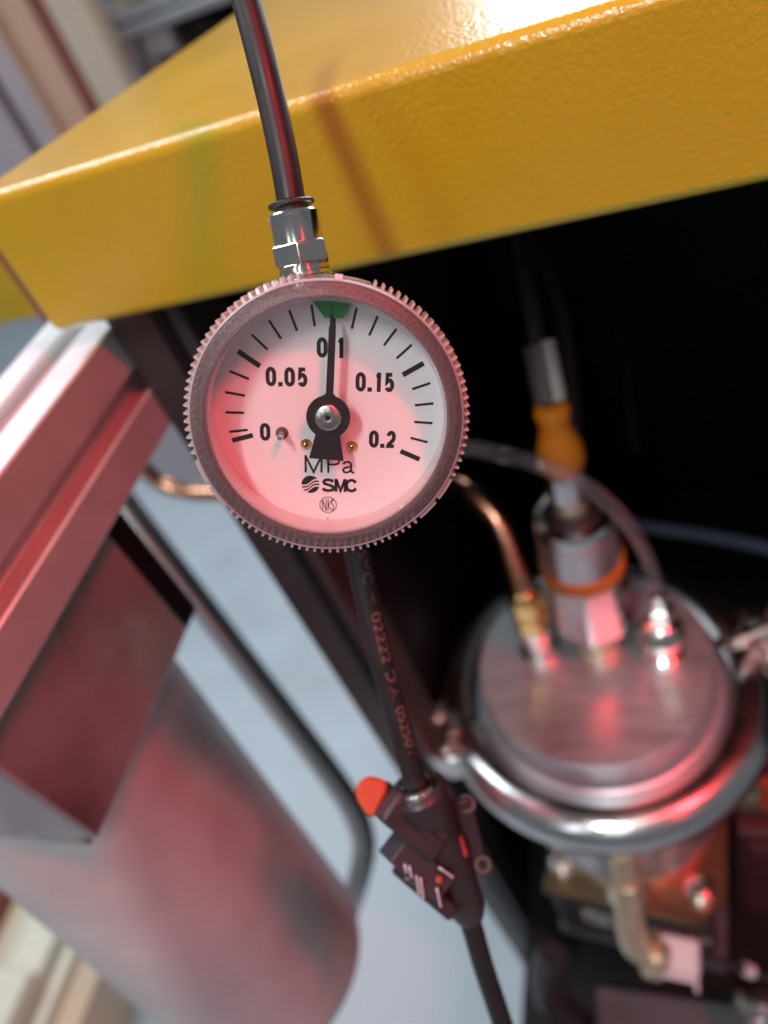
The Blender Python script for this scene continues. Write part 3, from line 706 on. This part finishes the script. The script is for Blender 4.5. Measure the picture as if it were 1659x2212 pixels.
MB(Fw).lathe([(.0032, .0005), (.0056, .0005), (.0056, (lx-lw).length - .0005), (.0032, (lx-lw).length - .0005)], 20, math.radians(112), math.radians(288), closed=True).build('marker_backing', mat('sleeve_back', (.10, .085, .09), .5), bpy.data.objects['cable_marker'])

b1 = stand(1168, 1404)
bf = thing('brass_fitting', 'brass compression fitting joining the copper tube to the lid', 'fitting', b1)
def BB(b): return MB(Matrix.Translation(b))
BB(b1).lathe(lathe_rows(b1, [(1404, 42), (1396, 42), (1392, 34), (1376, 34), (1370, 38), (1348, 38), (1344, 30)])).build('steel_base', M_chrome, bf)
BB(b1).lathe(lathe_rows(b1, [(1350, 32), (1347, 40), (1318, 42), (1314, 34)]), 6).build('hex_nut', M_brass, bf, bevel=.0005, smooth=20)
BB(b1).lathe(lathe_rows(b1, [(1316, 30), (1312, 42), (1280, 43), (1274, 36), (1268, 22)]), 6).build('gland_nut', M_brass, bf, bevel=.0005, smooth=20)
b2 = stand(1432, 1408)
rf = thing('steel_fitting', 'stepped steel hose fitting at the right of the lid', 'fitting', b2)
BB(b2).lathe(lathe_rows(b2, [(1408, 44), (1400, 44), (1396, 32), (1386, 30), (1380, 46), (1362, 48), (1356, 40), (1340, 36), (1336, 26)])).build('fitting_body', M_chrome, rf)
BB(b2).lathe(lathe_rows(b2, [(1340, 26), (1336, 34), (1308, 34), (1304, 24), (1288, 22), (1284, 16)]), 6).build('hex_nut', M_chrome, rf, bevel=.0005, smooth=20)

# copper tube and clear hose
z1 = zpx(b1, 1272); e1 = b1 + Vector((0, 0, z1)); d1 = pix(e1)[2]; ex = pix(e1)[0]
cpts = [e1 - Vector((0, 0, .006)), e1 + Vector((0, 0, .003)), P(ex - 18, 1215, d1 - .004), P(ex - 52, 1130, d1 - .004), P(ex - 105, 1072, d1 + .002), P(970, 1045, d1 + .012), P(850, 1048, d1 + .03), P(650, 1062, d1 + .06), P(450, 1066, d1 + .085), P(392, 1060, d1 + .09), P(345, 1042, d1 + .09), P(305, 1005, d1 + .085), P(250, 930, d1 + .075)]
ct2 = MB().tube(spline(cpts, 10), .0047, 20).build('copper_tube', M_copper); tag(ct2, 'bent copper tube passing behind the gauge to the brass fitting', 'tube')
z2 = zpx(b2, 1288); e2 = b2 + Vector((0, 0, z2)); d2 = pix(e2)[2]; ex2 = pix(e2)[0]
dq = pix(sb + Vector((0, 0, zpx(sb, 1020))))[2] - .022
hpts = [e2 - Vector((0, 0, .004)), e2 + Vector((0, 0, .004)), P(1398, 1205, d2 - .010), P(1350, 1125, d2 * .35 + dq * .65), P(1275, 1056, dq), P(1170, 1006, dq), P(1070, 978, dq + .01), P(990, 966, dq + .02), P(880, 962, dq + .035), P(720, 985, dq + .05), P(640, 1040, dq + .07)]
hp = spline(hpts, 10)
ch2 = MB().tube(hp, .0031, 20, caps=False).build('clear_hose', M_clear); tag(ch2, 'thin clear plastic hose arching from the steel fitting behind the gauge', 'hose')

# brass elbow with white connector on the chamber front
DE = pix(hit(1370, 1968, 2, ZPL))[2] - .012
be = thing('brass_elbow', 'pale brass elbow fitting hanging in front of the chamber base', 'elbow', P(1375, 2060, DE))
MB().tube([P(1346, 1846, DE - .004), P(1352, 1905, DE - .002)], .0072, 24).build('upper_stem', M_pbrass, be)
a = P(1351, 1896, DE - .002); b = P(1360, 1950, DE)
MB(frame(a, b - a)).lathe([(.006, 0), (.0108, .001), (.0108, (b-a).length - .001), (.006, (b-a).length)], 6).build('hex_nut', M_pbrass, be, bevel=.0006)
MB().tube(spline([P(1358, 1940, DE), P(1362, 1990, DE), P(1370, 2034, DE), P(1392, 2056, DE), P(1424, 2066, DE)], 8), .0080, 24).build('elbow_body', M_pbrass, be)
a = P(1402, 2058, DE); b = P(1428, 2068, DE)
MB(frame(a, b - a)).lathe([(.007, 0), (.0122, .0005), (.0122, .006), (.007, .0066)], 24).build('flare', M_pbrass, be)
wc = thing('white_connector', 'white rectangular hose connector beside the brass elbow', 'connector', P(1460, 2080, DE))
a = P(1424, 2055, DE - .001); b = P(1503, 2071, DE - .001); d = b - a; n = CAM - a
Fw2 = frame(a, n, d)
wl = d.length
MB(Fw2).box((0, -.0088, -.008), (wl, .0088, .0065)).build('connector_shell', M_white, wc, bevel=.0018, seg=3)
MB(Fw2).box((.0008, -.0116, -.006), (wl - .0008, -.0090, .006)).build('locking_tab', M_white, wc, bevel=.0005)
MB(Fw2).box((wl - .0025, -.0155, -.004), (wl - .0005, -.0118, .001)).build('release_clip', M_white, wc, bevel=.0005)
# pump housing under the plate, wire coils
pm = thing('pump_housing', 'black pump housing under the chamber base plate', 'pump', (LC.x, LC.y, ZPL - .1))
MB(Fpl).box((wX * .02, dY * .012, -.075), (wX * .93, dY * .95, -.0078)).build('housing', M_blackpl, pm, bevel=.003)
MB(Fpl).box((-wX * .02, dY * .012, -.0900), (wX * 1.0, dY * 1.0, -.0755)).build('foot_plate', M_greyplate, pm, bevel=.002)
random.seed(3)
yq = dY * .012
mb = MB(Fpl)                                       # worn pale print, too blurred to read: rows of small marks
for x0, x1, z0, z1 in ((.20, .40, -.014, -.036), (.41, .47, -.016, -.034), (.60, .78, -.016, -.024), (.62, .70, -.025, -.031), (.80, .92, -.017, -.0215)):
    z = z0
    while z > z1:
        x = x0 * wX
        while x < x1 * wX:
            if random.random() < .72:
                mb.box((x, yq - .0006, z - .0107), (x + .0019, yq - .0001, z - .0090))
            x += .0030
        z -= .0036
mb.build('printed_marks', mat('pale_marks', (.70, .68, .70), .4), pm)
# tray at bottom right
zt_ = .40
g0 = hit(1285, 2125, 2, zt_)
o = MB().box((g0.x, -.05, zt_ - .012), (.40, g0.y, zt_)).build('base_tray', M_greyplate, bevel=.003); tag(o, 'dull grey base tray at the bottom right edge', 'tray')
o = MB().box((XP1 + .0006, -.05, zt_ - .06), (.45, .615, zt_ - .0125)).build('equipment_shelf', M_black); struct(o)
o = MB().tube(spline([P(1195, 2060, .47), P(1180, 2110, .48), P(1195, 2170, .49), P(1260, 2235, .50)], 8), .010, 18).build('drain_hose', M_blackpl); tag(o, 'thick black hose end beside the grey base tray', 'hose')
# right-hand side parts
rb = thing('control_box', 'dark red lit control box at the right edge beside the chamber', 'box', P(1640, 1960, .46))
a = P(1592, 1800, .44); 
MB(Matrix.Translation(a)).box((0, 0, -.16), (.11, .09, 0)).build('box_body', M_redlit, rb, bevel=.002)
MB(Matrix.Translation(a)).box((.006, -.003, -.15), (.10, -.0004, -.012)).build('box_door', M_redlit, rb, bevel=.001)
a = P(1598, 1722, .41)
o = MB(Matrix.Translation(a)).box((0, 0, -.016), (.09, .012, 0)).build('mounting_rail', M_rail, bevel=.001); tag(o, 'olive metal mounting rail above the red lit box', 'rail')
o = MB(Matrix.Translation(a)).tube([(.012, -.004, .002), (.014, -.004, .028)], .004, 14).build('red_terminal', M_lever); tag(o, 'small red terminal standing on the olive rail', 'terminal')
o = MB().tube(spline([P(1500, 2062, DE), P(1570, 2080, DE), P(1640, 2105, DE), P(1720, 2130, DE)], 8), .0022, 12).build('connector_cable', M_blackpl); tag(o, 'black cable leaving the white connector to the right', 'cable')
o = MB(frame(P(1606, 2092, DE), P(1640, 2105, DE) - P(1606, 2092, DE))).lathe([(.0024, 0), (.0036, .0003), (.0036, .0055), (.0024, .0058)], 18, closed=True).build('cable_ferrule', M_white); tag(o, 'pale ferrule on the cable right of the white connector', 'ferrule')
gp = thing('red_fitting', 'small red lit steel fitting at the bottom right corner', 'fitting', P(1640, 2180, .44))
MB(frame(P(1590, 2165, .43), P(1690, 2185, .43) - P(1590, 2165, .43))).lathe([(0, 0), (.007, .0005), (.007, .012), (.010, .0125), (.010, .026), (.006, .027), (.006, .04)], 24).build('fitting_body', M_steel, gp)
MB(frame(P(1600, 2200, .43), P(1690, 2212, .43) - P(1600, 2200, .43))).lathe([(0, 0), (.006, .0005), (.006, .03)], 20).build('side_port', M_steel, gp)
# faint cables against the dark back of the bay
o = MB().tube(spline([P(1120, 470, .50), P(1165, 560, .50), P(1205, 660, .50), P(1228, 800, .505), P(1240, 960, .51), P(1238, 1120, .515)], 8), .0065, 14).build('bay_cable', M_blackpl); tag(o, 'black cable hanging against the dark bay behind the orange plug', 'cable')
o = MB().tube(spline([P(1250, 420, .56), P(1300, 560, .56), P(1345, 760, .56), P(1370, 980, .57)], 8), .005, 14).build('bay_cable', M_black); tag(o, 'second faint cable right of the first against the dark bay', 'cable')
o = MB().tube(spline([P(1330, 1125, .50), P(1420, 1142, .50), P(1540, 1160, .50), P(1659, 1185, .50), P(1760, 1210, .50)], 8), .0045, 14).build('air_line', mat('blue_grey_tube', (.08, .10, .16), .25), ); tag(o, 'blue grey air line crossing the dark bay at right', 'air line')

# ------------------------------------------------------------------ behind the hood: cabinet and machine
YC = 1.15
def strip_x(px_): return hit(px_, 0, 1, YC).x
cab = thing('wall_cabinet', 'tall cabinet with grey, peach and cream panels behind at upper left', 'cabinet', (strip_x(-60), YC + .1, 0))
def pan(name, x0, x1, m, dy=0, z1=2.2):
    return MB().box((strip_x(x0) + .001, YC + dy, 0), (strip_x(x1) - .001, YC + .04, z1)).build(name, m, cab, bevel=.004)
pan('door', -420, -135, M_mauve); pan('door_seam', -135, -112, M_post, .01); pan('door', -112, -40, M_mauve)
pan('edge_trim', -40, -28, M_tan, -.012); pan('door', -28, 55, M_peach); pan('red_strip', 55, 90, M_brown, .006); pan('door', 90, 184, M_cream)
mc = thing('bench_machine', 'grey machine with rails, cylinders and a black opening behind the hood', 'machine', (strip_x(300), 1.3, .2))
a = hit(190, 60, 1, 1.25); b = hit(560, 60, 1, 1.25)
MB().box((a.x, 1.36, .1), (b.x + .5, 1.5, 1.6)).build('back_plate', M_mauve, mc)
ra = hit(212, 48, 1, 1.22); rb_ = hit(480, -10, 1, 1.22); zr = hit(300, 14, 1, 1.22).z
MB().box((ra.x, 1.20, zr - .011), (rb_.x + .3, 1.358, zr + .011)).build('top_rail', mat('pale_rail', (.52, .58, .64), .35, .4), mc, bevel=.003)
MB().box((ra.x, 1.19, zr - .030), (rb_.x + .3, 1.355, zr - .015)).build('lower_rail', M_grey, mc, bevel=.003)
for (x0, x1, yb, c0__, c1__, yc) in ((230, 302, 92, 268, 334, 130), (310, 382, 72, 340, 403, 112)):
    u0_ = hit(x0, yb, 1, 1.22).x; u1_ = hit(x1, yb, 1, 1.22).x
    MB().box((u0_, 1.20, zr - .066), (u1_, 1.35, zr - .031)).build('valve_block', M_grey, mc, bevel=.004)
    u0_ = hit(c0__, yc, 1, 1.22).x; u1_ = hit(c1__, yc, 1, 1.22).x; r_ = (u1_ - u0_) / 2
    MB(Matrix.Translation(((u0_+u1_)/2, 1.24 + r_, zr - .0665))).lathe([(0, 0), (r_*.9, -.001), (r_, -.006), (r_, -.40), (0, -.40)], 32).build('cylinder', M_pinkgrey, mc)
u0_ = hit(392, 60, 1, 1.22).x; u1_ = hit(466, 50, 1, 1.22).x
MB().box((u0_, 1.205, zr - .26), (u1_, 1.35, zr - .034)).build('black_opening', M_black, mc, bevel=.012)
u2_ = hit(500, 70, 1, 1.22).x
MB().box((u1_ + .002, 1.205, zr - .4), (u2_, 1.352, zr - .062)).build('side_column', M_grey, mc, bevel=.004)
a = hit(225, -40, 1, 1.2); b = hit(300, 14, 1, 1.2)
MB().box((a.x + .012, 1.19, b.z + .012), (b.x + .02, 1.34, b.z + .2)).build('yellow_cover', M_yel, mc, bevel=.004)

# ------------------------------------------------------------------ pale boards on the floor at lower left
g = hit(205, 2215, 2, .10); g2 = hit(215, 2055, 2, .10)
pb = thing('board_stack', 'stack of pale and tan boards on the floor at lower left', 'boards', (g.x - .1, g.y, 0))
dirv = (hit(170, 2212, 2, .10) - hit(222, 2080, 2, .10)); dirv.z = 0; dirv.normalize()
o0 = hit(240, 2040, 2, .10)
Fp_ = frame((o0.x, o0.y, 0), (0, 0, 1), (-dirv.y, dirv.x, 0))
if (Fp_.to_3x3() @ Vector((1, 0, 0))).dot(ROT @ Vector((1, 0, 0))) > 0:
    Fp_ = Fp_ @ Matrix.Rotation(PI, 4, 'Z')
sgn = 1 if (Fp_.to_3x3() @ Vector((0, 1, 0))).dot(dirv) > 0 else -1
xx = 0
for w_, h_, m in ((.040, .10, M_tan), (.018, .115, M_wood), (.008, .10, M_tan), (.055, .13, M_wood), (.030, .12, M_cream), (.05, .09, M_tan), (.06, .12, M_brown)):
    MB(Fp_).box((xx, -.25, .0), (xx + w_ - .002, .30, h_)).build('board', m, pb, bevel=.003)
    xx += w_
MB(Fp_).box((.062, sgn*.10 - .05, .131), (.116, sgn*.10 + .06, .150)).build('end_block', M_wood, pb, bevel=.003)
MB(Fp_).box((.13, sgn*.09 - .03, .131), (.17, sgn*.09 + .02, .16)).build('black_foot', M_black, pb, bevel=.003)
